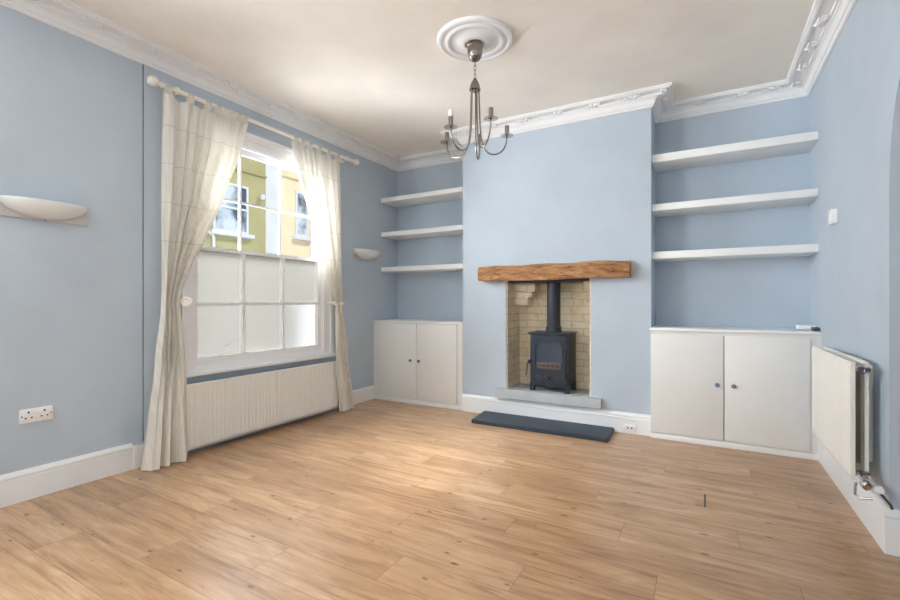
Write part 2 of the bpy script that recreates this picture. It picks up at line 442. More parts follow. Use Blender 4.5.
# scrolled leaf ornaments on the cornice's frieze
def ornament_mesh():
    b = BM()
    pts = []
    for i in range(15):                            # a curl, the leaf's rolled tip
        a = -.5+i*.36; r = .024-.0012*i
        pts.append((.030+r*cos(a), .006+r*sin(a), -.010-.0006*i))
    tube(b, [(x_, y_, z_-.010) for x_, y_, z_ in pts], [.0085-.0003*i for i in range(15)], 6)
    for (cx, cy, rx, ry, an) in ((-.012, -.004, .030, .014, .3), (-.034, .010, .024, .011, -.5), (-.030, -.014, .022, .010, .8), (.004, .014, .020, .009, -.2), (-.056, 0, .016, .008, 0), (.004, -.016, .024, .009, .1)):
        r = bmesh.ops.create_uvsphere(b, u_segments=10, v_segments=6, radius=1)
        mt = Matrix.Translation((cx, cy, -.006)) @ Matrix.Rotation(an, 4, 'Z') @ Matrix.Diagonal((rx*1.1, ry, .020, 1))
        for v in r['verts']: v.co = mt @ v.co
    return b
orn0 = None
def place_ornament(x, y, rz):
    global orn0
    if orn0 is None:
        o = obj('leaf_ornament', ornament_mesh(), 'plaster', None, origin=(0, 0, 0)); orn0 = o
    else:
        o = orn0.copy(); COL.objects.link(o)
    o.parent = cornice
    o.location = Vector((x, y, ZC-.016))-cornice.location; o.rotation_euler = (0, 0, rz)
PO = .103
y = 4.30
while y > .3:
    if y < YBL-.15: place_ornament(XL+PO, y, pi/2)
    y -= .30
y = 4.31
while y > 1.2:
    place_ornament(XR-PO, y, -pi/2); y -= .30
for x in (-3.14, -2.93, -2.66, -2.40): place_ornament(x, YBL-PO, pi)
for i in range(6): place_ornament(CL+.06+i*(CR-CL-.02)/5.6, YF-PO, pi)
place_ornament(CR+PO, 4.12, -pi/2); place_ornament(CR+PO, YF-PO, -pi/2)
for x in (-.05, .24, .45): place_ornament(x, YBR-PO, pi)

# skirting boards
sprof = [(0, 0), (.020, 0), (.020, .128), (.017, .136), (.022, .142), (.020, .152), (.010, .160), (.006, .168), (0, .170)]
def skirting(name, path, h=1.):
    b = BM(); sweep(b, path, [(q, zz*h) for q, zz in sprof]); return struct(name, b, 'white', smooth=.35)
skirting('baseboard_left', [(XL, YREAR), (XL, 1.545)])
b = BM(); box(b, XL, XL+.026, 1.545, 1.612, 0, .150, .003); struct('trim_skirting_block', b, 'white')
skirting('baseboard_left_far', [(XL+.0, 3.42), (XL+.0, 4.03)], .9)
skirting('baseboard_chimney', [(CL, YF), (CR-.002, YF)])
skirting('baseboard_right', [(XR, 3.978), (XR, YA), (XR+.30, YA)], 1.15)
skirting('baseboard_right_near', [(XR, YA-2*AW), (XR, YREAR)], 1.15)

# lining of the fire recess in painted brick
b = BM()
RY = 4.37
def quad(bm, *ps): bm.faces.new([bm.verts.new(Vector(p)) for p in ps])
x0, x1 = FX0+.004, FX1-.004
rec = struct_empty('wall_fire_recess', ((x0+x1)/2, RY, FZ0))
box(b, FX0+.001, FX1-.001, RY, RY+.05, FZ0+.001, FZ1-.001); obj('back_brickwork', b, 'brick', rec, smooth=0)
for xa, xb in ((FX0+.001, FX0+.012), (FX1-.012, FX1-.001)):
    b = BM(); box(b, xa, xb, YF+.012, RY, FZ0+.001, FZ1-.001); obj('side_brickwork', b, 'brick', rec, smooth=0)
b = BM(); box(b, FX0+.013, FX1-.013, YF+.01, RY-.001, FZ1-.05, FZ1-.002); obj('soot_board', b, 'dark', rec, smooth=0)
# stepped corbels at the top of the recess
def corbel(cells, y0):
    b = BM()
    for (xa, xb, za, zb) in cells: box(b, xa, xb, y0, RY-.002, za, zb, .006, 1)
    return b
obj('corbel', corbel([(FX0+.012, -1.440, 1.20, 1.285), (FX0+.012, -1.475, 1.145, 1.205), (FX0+.012, -1.505, 1.07, 1.15)], YF+.17), 'brick', rec, smooth=0)
b = BM()
prism(b, [(FX1-.012, YF+.06, 1.285), (FX1-.075, YF+.06, 1.285), (FX1-.068, YF+.06, 1.250), (FX1-.030, YF+.06, 1.232), (FX1-.026, YF+.06, 1.18), (FX1-.012, YF+.06, 1.175)], (0, .16, 0))
obj('corbel', b, 'brick', rec, smooth=0)

# ------------------------------------------------------------------ the sash window
win = struct_empty('window_1', (XL, 2.61, WZ0))
FXF = XL+.022                                     # face of the frame
SY0, SY1 = 1.972, 3.258                           # sight of the frame
def frame_ring(bm, y0, y1, z0, z1, iy0, iy1, iz0, iz1, xf, depth, bot=True):
    us = [y0, iy0, iy1, y1]; vs = [z0, iz0, iz1, z1]
    grid_plate(bm, us, vs, {(1, 1)}, lambda u, v: (xf, u, v), (-depth, 0, 0))
b = BM(); frame_ring(b, 1.868, 3.372, .585, 2.472, 1.905, 3.338, .60, 2.43, FXF, .020); obj('architrave', b, 'white', win, smooth=0)
b = BM(); frame_ring(b, 1.905, 3.338, .586, 2.432, SY0, SY1, .610, 2.375, XL+.006, .15); obj('box_frame', b, 'white', win, smooth=0)
b = BM(); frame_ring(b, 1.944, 3.288, .598, 2.405, SY0+.012, SY1-.012, .622, 2.362, XL-.004, .014); obj('staff_bead', b, 'white', win, smooth=0)
b = BM(); box(b, XL+.002, XL+.030, 1.862, 3.378, 2.462, 2.492, .006); obj('head_moulding', b, 'white', win)
b = BM(); box(b, XL-.02, XL+.052, 1.845, 3.400, .552, .586, .010, 3); obj('window_sill', b, 'white', win)
b = BM(); box(b, XL, XL+.012, 1.87, 3.375, .510, .552); obj('apron', b, 'wall', win, smooth=0)
GY = [2.000, 2.393, 2.793, 3.205]
def sash(name, x, z0, z1, gz0, gzm, gz1, glass, gd=.022, th=.040, bw=.011):
    b = BM()
    us = [1.948, GY[0]]
    for g in GY[1:3]: us += [g-bw, g+bw]
    us += [GY[3], 3.266]
    vs = [z0, gz0, gzm-bw, gzm+bw, gz1, z1]
    skip = {(i, j) for i in (1, 3, 5) for j in (1, 3)}
    grid_plate(b, us, vs, skip, lambda u, v: (x, u, v), (-th, 0, 0))
    s = obj(name, b, 'white', win, smooth=0)
    for i in (1, 3, 5):
        for j in (1, 3):
            c = BM(); quad(c, (x-gd, us[i]-.004, vs[j]-.004), (x-gd, us[i+1]+.004, vs[j]-.004), (x-gd, us[i+1]+.004, vs[j+1]+.004), (x-gd, us[i]-.004, vs[j+1]+.004))
            p = obj('pane', c, glass, s, smooth=0)
    return s
ls = sash('lower_sash', XL-.020, .606, 1.525, .676, 1.086, 1.496, 'frosted', .037)
ls.children[0]['label'] = 'frosted pane with a thin white crack'
sash('upper_sash', XL-.066, 1.490, 2.39, 1.525, 1.927, 2.325, 'glass', .018, .020, .009)
b = BM(); tube(b, [(XL-.0555, 2.218, .727), (XL-.0555, 2.27, .748), (XL-.0555, 2.30, .772), (XL-.0555, 2.359, .799)], .0013, 6); obj('glass_crack', b, 'plastic', ls)

# ------------------------------------------------------------------ the street outside
FX = -9.5
b = BM(); box(b, -16, XL-.3, -4, 20, -.75, -.6); struct('ground', b, 'tarmac', smooth=0)
def out_window(parent, y0, y1, z0, z1):
    b = BM(); zm = (z0+z1)/2
    grid_plate(b, [y0, y0+.05, y1-.05, y1], [z0, z0+.05, zm-.025, zm+.025, z1-.05, z1], {(1, 1), (1, 3)}, lambda u, v: (FX+.04, u, v), (-.039, 0, 0))
    w = obj('window', b, 'white_render', parent, smooth=0)
    b = BM(); box(b, FX+.001, FX+.012, y0+.01, y1-.01, z0+.01, z1-.01); obj('window_glass', b, 'outglass', w, smooth=0)
    b = BM(); box(b, FX-.02, FX+.14, y0-.10, y1+.10, z0-.10, z0-.003, .01); obj('window_ledge', b, 'white_render', parent)
def building(name, label, y0, y1, h, mat, dx=0):
    t = thing(name, label, 'building', (FX-1.5, (y0+y1)/2, -.6))
    b = BM(); box(b, FX-3, FX+dx, y0, y1, -.6, h); obj('facade', b, mat, t, smooth=0)
    return t
ob = building('street_house', 'olive green rendered house with sash window seen across the street', 3.0, 7.46, 7.5, 'olive')
out_window(ob, 6.07, 6.95, 2.70, 3.83)
out_window(ob, 4.2, 5.1, 2.70, 3.83)
b = BM(); box(b, FX, FX+.05, 3.0, 7.459, 4.17, 4.22, .008); obj('string_course', b, 'olive', ob)
b = BM(); tube(b, [(FX+.06, 5.80, 2.72), (FX+.06, 5.84, 2.66), (FX+.06, 6.02, 2.60), (FX+.06, 6.06, 2.54), (FX+.06, 6.06, 1.0), (FX+.06, 6.06, -.6)], .035, 10); obj('drainpipe', b, 'white_render', ob)
b = BM(); lathe(b, [(0, -.07), (.05, -.06), (.065, 0), (.05, .06), (0, .07)], (FX+.10, 7.30, 3.66)); box(b, FX, FX+.10, 7.28, 7.32, 3.64, 3.68); obj('wall_lamp', b, 'white_render', ob)
wb = building('street_house', 'narrow white rendered house front between olive and cream neighbours', 7.46, 7.93, 7.2, 'white_render', .0)
pb = building('street_house', 'cream and peach house front with sash window across the street', 7.93, 8.92, 7.4, 'peach')
out_window(pb, 8.38, 8.80, 2.86, 4.06)
b = BM(); box(b, FX, FX+.05, 7.931, 8.919, 4.36, 4.41, .008); obj('string_course', b, 'peach', pb)
building('street_house', 'pale grey house front furthest to the right across the street', 8.92, 14, 7.0, 'greyblue')
building('street_house', 'white house front left of the olive house across the street', -3, 3.0, 7.0, 'white_render')

# ------------------------------------------------------------------ curtains and pole
RX, RZ = XL+.090, 2.572
rod = thing('curtain_pole', 'white painted curtain pole with ball finials above the window', 'curtain pole', (RX, 2.62, RZ))
b = BM(); tube(b, [(RX, 1.70, RZ), (RX, 3.565, RZ)], .0145, 14); obj('pole', b, 'pole', rod)
for yy, sgn in ((1.70, -1), (3.565, 1)):
    b = BM(); R = [(.0, 0), (.016, .0), (.016, .012), (.022, .016), (.016, .022), (.013, .034), (.024, .044), (.034, .062), (.034, .078), (.024, .096), (.0, .104)]
    c = BM(); lathe(b, [(r, -sgn*h) if False else (r, h) for r, h in R], (0, 0, 0), 'Y')
    for v in b.verts: v.co = Vector((v.co.x+RX, yy+sgn*abs(v.co.y), v.co.z+RZ))
    c.free(); obj('finial', b, 'pole', rod)
for yy in (1.785, 3.50):
    b = BM(); lathe(b, [(0, 0), (.032, 0), (.032, .008), (.014, .014), (.013, .07), (0, .07)], (XL+.0115, yy, RZ), 'X')
    for v in b.verts: pass
    lathe(b, [(.0165, -.012), (.024, -.010), (.024, .010), (.0165, .012)], (RX, yy, RZ), 'Y', 18)
    obj('bracket', b, 'pole', rod)

def lerp_tab(tab, z):
    for (za, a), (zb, c) in zip(tab, tab[1:]):
        if za >= z >= zb:
            t = (za-z)/(za-zb) if za != zb else 0
            t2 = t*t*(3-2*t)*.35+t*.65
            return a+(c-a)*t2
    return tab[-1][1]

def curtain(label, left, right, xtab, amptab, nf, seed, tabs, name='curtain'):
    t = thing(name, label, 'curtain', (XL+.1, (left[0][1]+right[0][1])/2, 0))
    b = BM(); NU, NV = 220, 90
    ztop, zbot = left[0][0], left[-1][0]
    rows = []
    rnd = random.Random(seed); ph = [rnd.uniform(0, 6.28) for _ in range(5)]
    yl0, yr0 = left[0][1], right[0][1]
    for j in range(NV+1):
        z = ztop+(zbot-ztop)*j/NV; row = []
        yl, yr = lerp_tab(left, z), lerp_tab(right, z); xc = lerp_tab(xtab, z); am = lerp_tab(amptab, z)
        for i in range(NU+1):
            s = i/NU
            y = yl+(yr-yl)*s
            w = s+.035*sin(2*pi*s*1.7+ph[0])+.012*sin(z*3+ph[1]+s*9)
            f = sin(2*pi*nf*w+ph[2])+.45*sin(2*pi*nf*.53*w+ph[3]+z*.8)+.25*sin(2*pi*nf*1.9*w+ph[4]-z*1.3)
            f3 = sin(2*pi*nf*.42*w+ph[4])+.3*sin(2*pi*nf*1.1*w+ph[0]); q = max(0, min(1, (.85-z)/.6)); q = q*q*(3-2*q)
            f = f*(1-q)+f3*1.25*q
            f = (abs(f)**.75)*(1 if f > 0 else -1)
            x = xc+am*f
            y += (yr-yl)/nf*.22*sin(2*pi*nf*w*1.+ph[3])*min(1, j/8.)*sin(pi*s)
            zz = z
            if j < 8:                                # the top edge hangs in swags between the tabs
                ys = yl0+(yr0-yl0)*s; sag = 0
                for a, c in zip(tabs, tabs[1:]):
                    if a <= ys <= c: sag = (c-a)*.20*sin(pi*(ys-a)/(c-a))
                zz -= sag*(1-j/8.)
            if j == NV: zz += .012*sin(5*s+ph[0])*0
            row.append(b.verts.new((x, y, zz)))
        rows.append(row)
    for a, c in zip(rows, rows[1:]):
        for i in range(NU): b.faces.new((a[i], a[i+1], c[i+1], c[i]))
    obj('cloth', b, 'curtain', t, smooth=3.2)
    for ty in tabs:
        b = BM(); hw = .022
        pts = [(.012, ztop-.015-RZ)]+[(.0172*cos(a), .0172*sin(a)) for a in [k*pi/10 for k in range(11)]]+[(-.012, ztop-.015-RZ)]
        va = [b.verts.new((RX+px, ty-hw, RZ+pz)) for px, pz in pts]; vb = [b.verts.new((RX+px, ty+hw, RZ+pz)) for px, pz in pts]
        for k in range(len(pts)-1): b.faces.new((va[k], va[k+1], vb[k+1], vb[k]))
        obj('tab_loop', b, 'curtain', t, smooth=1)
    return t
x0 = XL+.10
curtain('cream tab-top sheer curtain left of the window, gathered by a round holdback',
        [(2.535, 1.692), (1.79, 1.690), (1.18, 1.690), (1.046, 1.683), (.712, 1.625), (.321, 1.572), (.012, 1.532)],
        [(2.535, 2.342), (2.298, 2.268), (1.874, 2.116), (1.592, 1.990), (1.328, 1.868), (1.17, 1.806), (1.08, 1.790), (.903, 1.806), (.407, 1.812), (.012, 1.830)],
        [(2.535, RX), (1.8, x0), (1.1, x0), (.55, XL+.160), (.012, XL+.168)],
        [(2.535, .010), (2.2, .020), (1.6, .022), (1.1, .016), (.7, .022), (.012, .030)], 8, 3,
        [1.728, 1.880, 2.010, 2.092, 2.150, 2.206, 2.262, 2.318])
curtain('cream tab-top sheer curtain right of the window, tied back with cord',
        [(2.535, 2.79), (2.249, 2.866), (1.82, 3.022), (1.408, 3.180), (1.139, 3.300), (1.08, 3.328), (1.02, 3.318), (.523, 3.282), (.012, 3.335)],
        [(2.535, 3.386), (1.875, 3.398), (1.15, 3.410), (1.08, 3.408), (1.02, 3.410), (.609, 3.425), (.012, 3.520)],
        [(2.535, RX), (1.8, x0), (1.1, x0), (.55, XL+.150), (.012, XL+.155)],
        [(2.535, .010), (2.2, .018), (1.6, .019), (1.1, .014), (.7, .018), (.012, .022)], 7, 11,
        [2.82, 2.905, 3.00, 3.115, 3.235, 3.355])
# holdbacks
hb = thing('curtain_holdback', 'round white ribbed holdback knob at the left curtain', 'curtain holdback', (XL, 1.80, 1.10))
b = BM(); tube(b, [(XL+.0115, 1.845, 1.10), (XL+.145, 1.83, 1.10)], .010, 12); obj('stem', b, 'pole', hb)
b = BM(); lathe(b, [(0, -.014), (.028, -.014), (.037, -.004), (.037, .006), (.032, .014), (.030, .010), (.022, .018), (.016, .012), (.0, .022)], (XL+.150, 1.82, 1.10), 'X'); 
for v in b.verts: v.co = Vector((XL+.150, 1.82, 1.10))+Matrix.Rotation(-.55, 3, 'Z') @ (v.co-Vector((XL+.150, 1.82, 1.10)))
obj('knob', b, 'pole', hb)
tb = thing('curtain_tieback', 'cream cord tieback knotted round the right curtain', 'curtain tieback', (XL, 3.36, 1.08))
b = BM()
pts = [(XL+.10+.040*cos(a), 3.368+.056*sin(a), 1.085+.010*sin(a*1)) for a in [k*2*pi/28 for k in range(29)]]
tube(b, pts, .008, 8, cap=False); obj('cord', b, 'rope', tb)
b = BM(); tube(b, [(XL+.0115, 3.30, 1.095), (XL+.10, 3.306, 1.092)], .008, 8); lathe(b, [(0, -.01), (.016, -.01), (.02, 0), (.014, .012), (0, .014)], (XL+.10, 3.306, 1.092), 'X'); obj('hook', b, 'pole', tb)
b = BM()
bmesh.ops.create_uvsphere(b, u_segments=12, v_segments=8, radius=.020, matrix=Matrix.Translation((XL+.142, 3.365, 1.083)))
tube(b, [(XL+.145, 3.355, 1.08), (XL+.15, 3.345, 1.03), (XL+.148, 3.35, .99)], [.008, .007, .010], 8); obj('knot', b, 'rope', tb)

# ------------------------------------------------------------------ radiators
def ribbed_panel(u0, u1, z0, z1, pitch, margin, depth, th):
    """front outline in plan (u, d): a flat sheet pressed into vertical flutes"""
    pts = [(u0, 0)]
    n = int((u1-u0-2*margin)/pitch); st = u0+margin+((u1-u0-2*margin)-n*pitch)/2
    for k in range(n+1):
        c = st+k*pitch
        pts += [(c-.0055, 0), (c-.002, -depth), (c+.002, -depth), (c+.0055, 0)]
    pts.append((u1, 0))
    return pts
def radiator_panel(bm, u0, u1, z0, z1, mk, pitch=.034, depth=.004, th=.016):
    pts = ribbed_panel(u0, u1, z0, z1, pitch, .03, depth, th)
    zs = [z0, z0+.012, z0+.022, z1-.022, z1-.012, z1]
    grid = []
    for k, zz in enumerate(zs):
        w = 1 if 2 <= k <= 3 else 0
        ins = .004 if k in (0, 5) else 0
        grid.append([bm.verts.new(Vector(mk(u, (d*w)-ins, zz))) for u, d in pts])
    for a, c in zip(grid, grid[1:]):
        for i in range(len(pts)-1): bm.faces.new((a[i], a[i+1], c[i+1], c[i]))
    back = [[bm.verts.new(Vector(mk(u, -th, zz))) for u in (u0, u1)] for zz in (z0, z1)]
    bm.faces.new((back[0][0], back[0][1], back[1][1], back[1][0]))
    bm.faces.new(grid[-1]+[back[1][1], back[1][0]]); bm.faces.new(grid[0][::-1]+[back[0][0], back[0][1]])
    bm.faces.new([g[0] for g in grid]+[back[1][0], back[0][0]]); bm.faces.new([g[-1] for g in grid][::-1]+[back[0][1], back[1][1]])

rl = thing('radiator', 'long low white ribbed radiator under the window', 'radiator', (XL+.06, 2.6, .05))
XP = XL+.104
b = BM(); radiator_panel(b, 1.84, 3.352, .052, .514, lambda u, d, zz: (XP+d, u, zz)); obj('front_panel', b, 'radiator', rl, smooth=.5)
b = BM()
k = 1.90
while k < 3.30:
    box(b, XP-.052, XP-.018, k, k+.004, .09, .48); k += .05
box(b, XP-.056, XP-.052, 1.88, 3.31, .09, .48); obj('fins', b, 'fin', rl, smooth=0)
for yy in (2.0, 3.2):
    b = BM(); box(b, XL+.001, XP-.05, yy-.015, yy+.015, .12, .46); obj('wall_bracket', b, 'radiator', rl, smooth=0)
b = BM(); tube(b, [(XP-.035, 3.34, .085), (XP-.035, 3.385, .085), (XP-.035, 3.39, .07), (XP-.035, 3.39, .001)], .009, 10); lathe(b, [(.009, -.01), (.016, -.01), (.016, .02), (.009, .02)], (XP-.035, 3.39, .085)); obj('valve', b, 'chrome', rl)
b = BM(); tube(b, [(XL+.03, 1.72, .028), (XL+.03, 3.39, .028)], .0075, 10); pp = obj('heating_pipe', b, 'white'); tag(pp, 'thin white heating pipe along the wall below the window radiator', 'pipe')
b = BM(); box(b, XL+.026, XL+.040, 1.66, 1.72, .012, .046, .003); cb = obj('pipe_clip', b, 'gap', pp)

rr = thing('radiator', 'white double-panel radiator on the right wall by the arch', 'radiator', (XR-.08, 3.1, .28))
def mkr(x): return lambda u, d, zz: (x-d, u, zz)
b = BM(); radiator_panel(b, 2.70, 3.575, .285, .825, mkr(XR-.122)); obj('front_panel', b, 'radiator', rr, smooth=.5)
b = BM(); radiator_panel(b, 2.740, 3.575, .285, .825, mkr(XR-.066)); obj('rear_panel', b, 'radiator', rr, smooth=.5)
b = BM(); k = 2.80
while k < 3.54:
    box(b, XR-.105, XR-.06, k, k+.003, .34, .78); k += .022
box(b, XR-.106, XR-.103, 2.80, 3.54, .34, .78); obj('fins', b, 'fin', rr, smooth=0)
for zz in (.79, .315):
    b = BM(); tube(b, [(XR-.118, 2.722, zz), (XR-.05, 2.722, zz)], .014, 12); lathe(b, [(0, -.006), (.016, -.006), (.016, .012), (.010, .012), (.009, .004), (0, .004)], (XR-.085, 2.700, zz), '-Y', 14); obj('end_connector', b, 'chrome', rr)
b = BM(); tube(b, [(XR-.085, 2.71, .305), (XR-.085, 2.655, .300), (XR-.083, 2.64, .290)], .012, 12)
lathe(b, [(.0, -.03), (.017, -.03), (.019, -.01), (.019, .022), (.012, .028), (0, .028)], (XR-.083, 2.645, .290), '-Y', 16); obj('valve_body', b, 'chrome', rr)
b = BM(); lathe(b, [(0, 0), (.016, 0), (.019, .012), (.018, .032), (.010, .038), (0, .038)], (XR-.062, 2.640, .275), 'X', 18); obj('valve_cap', b, 'plastic', rr)
b = BM(); tube(b, [(XR-.110, 2.675, .285), (XR-.115, 2.665, .235), (XR-.10, 2.655, .222), (XR-.06, 2.645, .232)], .006, 8); obj('drain_lever', b, 'chrome', rr)
b = BM(); tube(b, [(XR-.04, 2.630, .268), (XR-.005, 2.630, .222), (XR+.0, 2.632, .205)], .0055, 8); obj('supply_pipe', b, 'steel', rr)
for yy in (2.9, 3.4):
    b = BM(); box(b, XR-.042, XR-.001, yy-.015, yy+.015, .33, .80); obj('wall_bracket', b, 'radiator', rr, smooth=0)

# ------------------------------------------------------------------ alcove shelves
ord_ = ('top', 'middle', 'bottom')
for (z0, z1), w in zip(((2.258, 2.309), (1.858, 1.912), (1.452, 1.505)), ord_):
    b = BM(); box(b, XL+.001, CL-.001, 4.163, YBL-.001, z0, z1, .003)
    o = obj('shelf', b, 'shelf'); tag(o, w+' white floating shelf in the left alcove, nearest the window', 'shelf', 'left alcove shelves')
for (z0, z1), w in zip(((2.258, 2.321), (1.855, 1.911), (1.457, 1.516)), ord_):
    b = BM(); box(b, CR+.001, XR-.001, 4.081, YBR-.001, z0, z1, .003)
    o = obj('shelf', b, 'shelf'); tag(o, w+' white floating shelf in the right alcove beside the wall', 'shelf', 'right alcove shelves')

# ------------------------------------------------------------------ alcove cupboards
def cupboard(label, x0, x1, yf, yb, top, stile, door_x, split, door_z, knobs, tx):
    t = thing('cupboard', label, 'cupboard', ((x0+x1)/2, (yf+yb)/2, 0))
    b = BM()
    # face frame and carcass as one shell
    grid_plate(b, [x0, door_x[0], door_x[1], x1], [0, door_z[0], door_z[1], top-.022], set(), lambda u, v: (u, yf, v), (0, yb-yf, 0))
    obj('carcass', b, 'cupboard', t, smooth=0)
    b = BM(); box(b, tx[0], tx[1], yf-.022, yb, top-.022, top, .004); obj('top', b, 'white', t)
    for xa, xb, kx, nm in ((door_x[0], split-.003, knobs[0], 'l'), (split+.003, door_x[1], knobs[1], 'r')):
        b = BM(); box(b, xa, xb, yf-.018, yf-.001, door_z[0], door_z[1], .003); d = obj('door', b, 'cupboard', t)
        b = BM(); lathe(b, [(0, 0), (.007, 0), (.006, .010), (.013, .016), (.016, .024), (.012, .031), (0, .033)], (kx, yf-.018, knobs[2]), '-Y', 18)
        k = obj('knob', b, 'knob', d)
    b = BM(); box(b, split-.0025, split+.0025, yf-.004, yf-.0005, door_z[0], door_z[1]); obj('door_gap', b, 'gap', t, smooth=0)
    b = BM(); box(b, x0, x1, yf-.012, yf-.0005, .0, door_z[0]-.008, .003); obj('plinth', b, 'white', t)
    return t
cupboard('low white two-door cupboard in the left alcove nearest the window', XL+.001, CL-.004, 4.036, YBL-.001, .893, .05, (-3.225, -2.205), -2.70, (.05, .868), (-2.763, -2.655, .470), (XL+.001, CL-.003))
cupboard('wide low white two-door cupboard in the right alcove by the radiator', CR+.002, XR-.001, 3.985, YBR-.001, .893, .05, (CR+.004, .636), .121, (.052, .842), (.078, .182, .473), (CR-.004, XR-.001))
# things left on them
pk = thing('paper_packet', 'small white packet on the right cupboard, by the wall', 'packet', (.650, 4.20, .893))
b = BM(); box(b, -.058, .058, -.03, .03, 0, .031, .004)
for v in b.verts: v.co = Matrix.Rotation(.1, 3, 'Z') @ v.co + Vector((.650, 4.20, .894)) + Vector((0, 0, .004*(v.co.x < 0)))
obj('wrapper', b, 'plastic', pk)
b = BM(); box(b, .660, .699, 4.03, 4.11, .8935, .921, .005); o = obj('small_box', b, 'graphite'); tag(o, 'small dark grey box beside the white packet on the right cupboard', 'box')
b = BM(); box(b, -2.29, -2.16, 4.22, 4.30, 1.9125, 1.9335, .006); o = obj('small_tray', b, 'brown'); tag(o, 'small grey tray on the left alcove middle shelf, beside the chimney breast', 'tray')

# ------------------------------------------------------------------ fireplace
# oak mantel beam
b = BM(); NX, NR = 90, 28
xa, xb = -1.918, -.542
y0, y1 = YF-.115, YF-.001
rings = []
for i in range(NX+1):
    s = i/NX; x = xa+(xb-xa)*s
    zt = 1.434+.018*s+.004*sin(4.2*s)+.003*sin(17*s); zb = 1.302+.004*sin(9*s+1)+.006*s
    e = .008*min(1, s*25, (1-s)*25)
    ring = []
    per = [(y1, zb), (y0+.014, zb), (y0, zb+.018), (y0, zt-.020), (y0+.018, zt), (y1, zt)]
    # resample the outline
    segs = []
    for (p, q) in zip(per, per[1:]):
        m_ = 8 if abs(p[1]-q[1]) > .05 else 4
        for k in range(m_): segs.append((p[0]+(q[0]-p[0])*k/m_, p[1]+(q[1]-p[1])*k/m_))
    segs.append(per[-1])
    for (yy, zz) in segs:
        f = noise.noise(Vector((x*3.2, yy*14, zz*16)))*.016+noise.noise(Vector((x*11, yy*30, zz*36)))*.007
        if yy >= y1-.03: f = 0
        cy, cz = (yy-y1)/.11, (zz-1.37)/.065
        f2 = f*min(1, (s*12+.4), ((1-s)*12+.4))
        worn = .016*max(0, (s-.90)/.10)*max(0, cz) if yy < y1-.03 else 0
        ring.append(b.verts.new((x, min(y1, yy-f2*(1 if yy < y0+.03 else .3)+worn), zz+(f2*.6*(1 if cz > 0 else -1) if yy < y1-.03 else 0)-worn*.9)))
    rings.append(ring)
n = len(rings[0])
for a, c in zip(rings, rings[1:]):
    for k in range(n): b.faces.new((a[k], a[(k+1) % n], c[(k+1) % n], c[k]))
b.faces.new(rings[0]); b.faces.new(rings[-1][::-1])
o = obj('mantel_beam', b, 'oak', smooth=.9); tag(o, 'rough old oak beam over the fireplace opening', 'mantel beam')

# raised stone hearth under the stove
b = BM(); grid = [(-1.771, 3.985), (-.780, 3.985), (-.780, YF-.001), (FX1-.014, YF-.001), (FX1-.014, RY-.002), (FX0+.014, RY-.002), (FX0+.014, YF-.001), (-1.771, YF-.001)]
prism(b, [(x, y, .183) for x, y in grid], (0, 0, .085))
o = obj('hearth_slab', b, 'hearth', smooth=0); tag(o, 'raised grey stone hearth slab under the stove', 'hearth')
# loose slate on the floor
b = BM(); prism(b, [(-1.888, 4.010, 0), (-1.850, 3.650, 0), (-.664, 3.668, 0), (-.677, 4.010, 0)], (0, 0, .034))
bmesh.ops.bevel(b, geom=list(b.edges), offset=.003, segments=1, affect='EDGES')
o = obj('hearth_slate', b, 'slate', smooth=0); tag(o, 'long dark slate slab lying on the floorboards before the fireplace', 'slate slab')

# wood-burning stove
SX0, SX1, SY, SB = -1.446, -1.068, 4.060, 4.325
zh = .268
st = thing('wood_stove', 'black wood-burning stove with flue pipe in the brick recess', 'stove', ((SX0+SX1)/2, (SY+SB)/2, zh))
cx = (SX0+SX1)/2
b = BM(); box(b, SX0+.006, SX1-.006, SY+.006, SB, zh+.062, zh+.535, .006); obj('body', b, 'stove', st)
b = BM(); box(b, SX0-.010, SX1+.010, SY-.022, SB+.006, zh+.533, zh+.551, .006); obj('top_plate', b, 'stove', st)
for lx in (SX0+.004, SX1-.044):
    for ly in (SY+.004, SB-.050):
        b = BM()
        prism(b, [(lx, ly, zh+.0005), (lx+.040, ly, zh+.0005), (lx+.040, ly, zh+.075), (lx, ly, zh+.075)], (0, .045, 0)); obj('leg', b, 'stove', st, smooth=0)
# apron between the front legs
b = BM(); box(b, SX0+.044, SX1-.044, SY+.012, SY+.024, zh+.040, zh+.066, .004); obj('skirt', b, 'stove', st)
def round_rect(xa, xb, za, zb, r, y, rb=None, n=8):
    rb = r if rb is None else rb; pts = []
    for (cxx, czz, a0, q) in ((xb-rb, za+rb, -pi/2, rb), (xb-r, zb-r, 0, r), (xa+r, zb-r, pi/2, r), (xa+rb, za+rb, pi, rb)):
        for k in range(n+1):
            a = a0+k*pi/2/n; pts.append((cxx+q*cos(a), y, czz+q*sin(a)))
    return pts
b = BM()
DX0, DX1, DZ0, DZ1 = SX0+.036, SX1-.030, zh+.074, zh+.515
GX0, GX1, GZ0, GZ1 = SX0+.062, SX1-.062, zh+.205, zh+.462
o_out = round_rect(DX0, DX1, DZ0, DZ1, .018, SY-.014); i_out = round_rect(GX0, GX1, GZ0, GZ1, .050, SY-.014, .030)
va = [b.verts.new(p) for p in o_out]; vb = [b.verts.new(p) for p in i_out]
fs = [b.faces.new((va[k], va[(k+1) % len(va)], vb[(k+1) % len(va)], vb[k])) for k in range(len(va))]
r = bmesh.ops.extrude_face_region(b, geom=fs)
for v in r['geom']:
    if isinstance(v, bmesh.types.BMVert): v.co += Vector((0, .018, 0))
door = obj('door', b, 'stove', st, smooth=.5)
b = BM(); ra = round_rect(GX0-.010, GX1+.010, GZ0-.010, GZ1+.010, .058, SY-.020, .038); rb_ = round_rect(GX0+.004, GX1-.004, GZ0+.004, GZ1-.004, .046, SY-.020, .026)
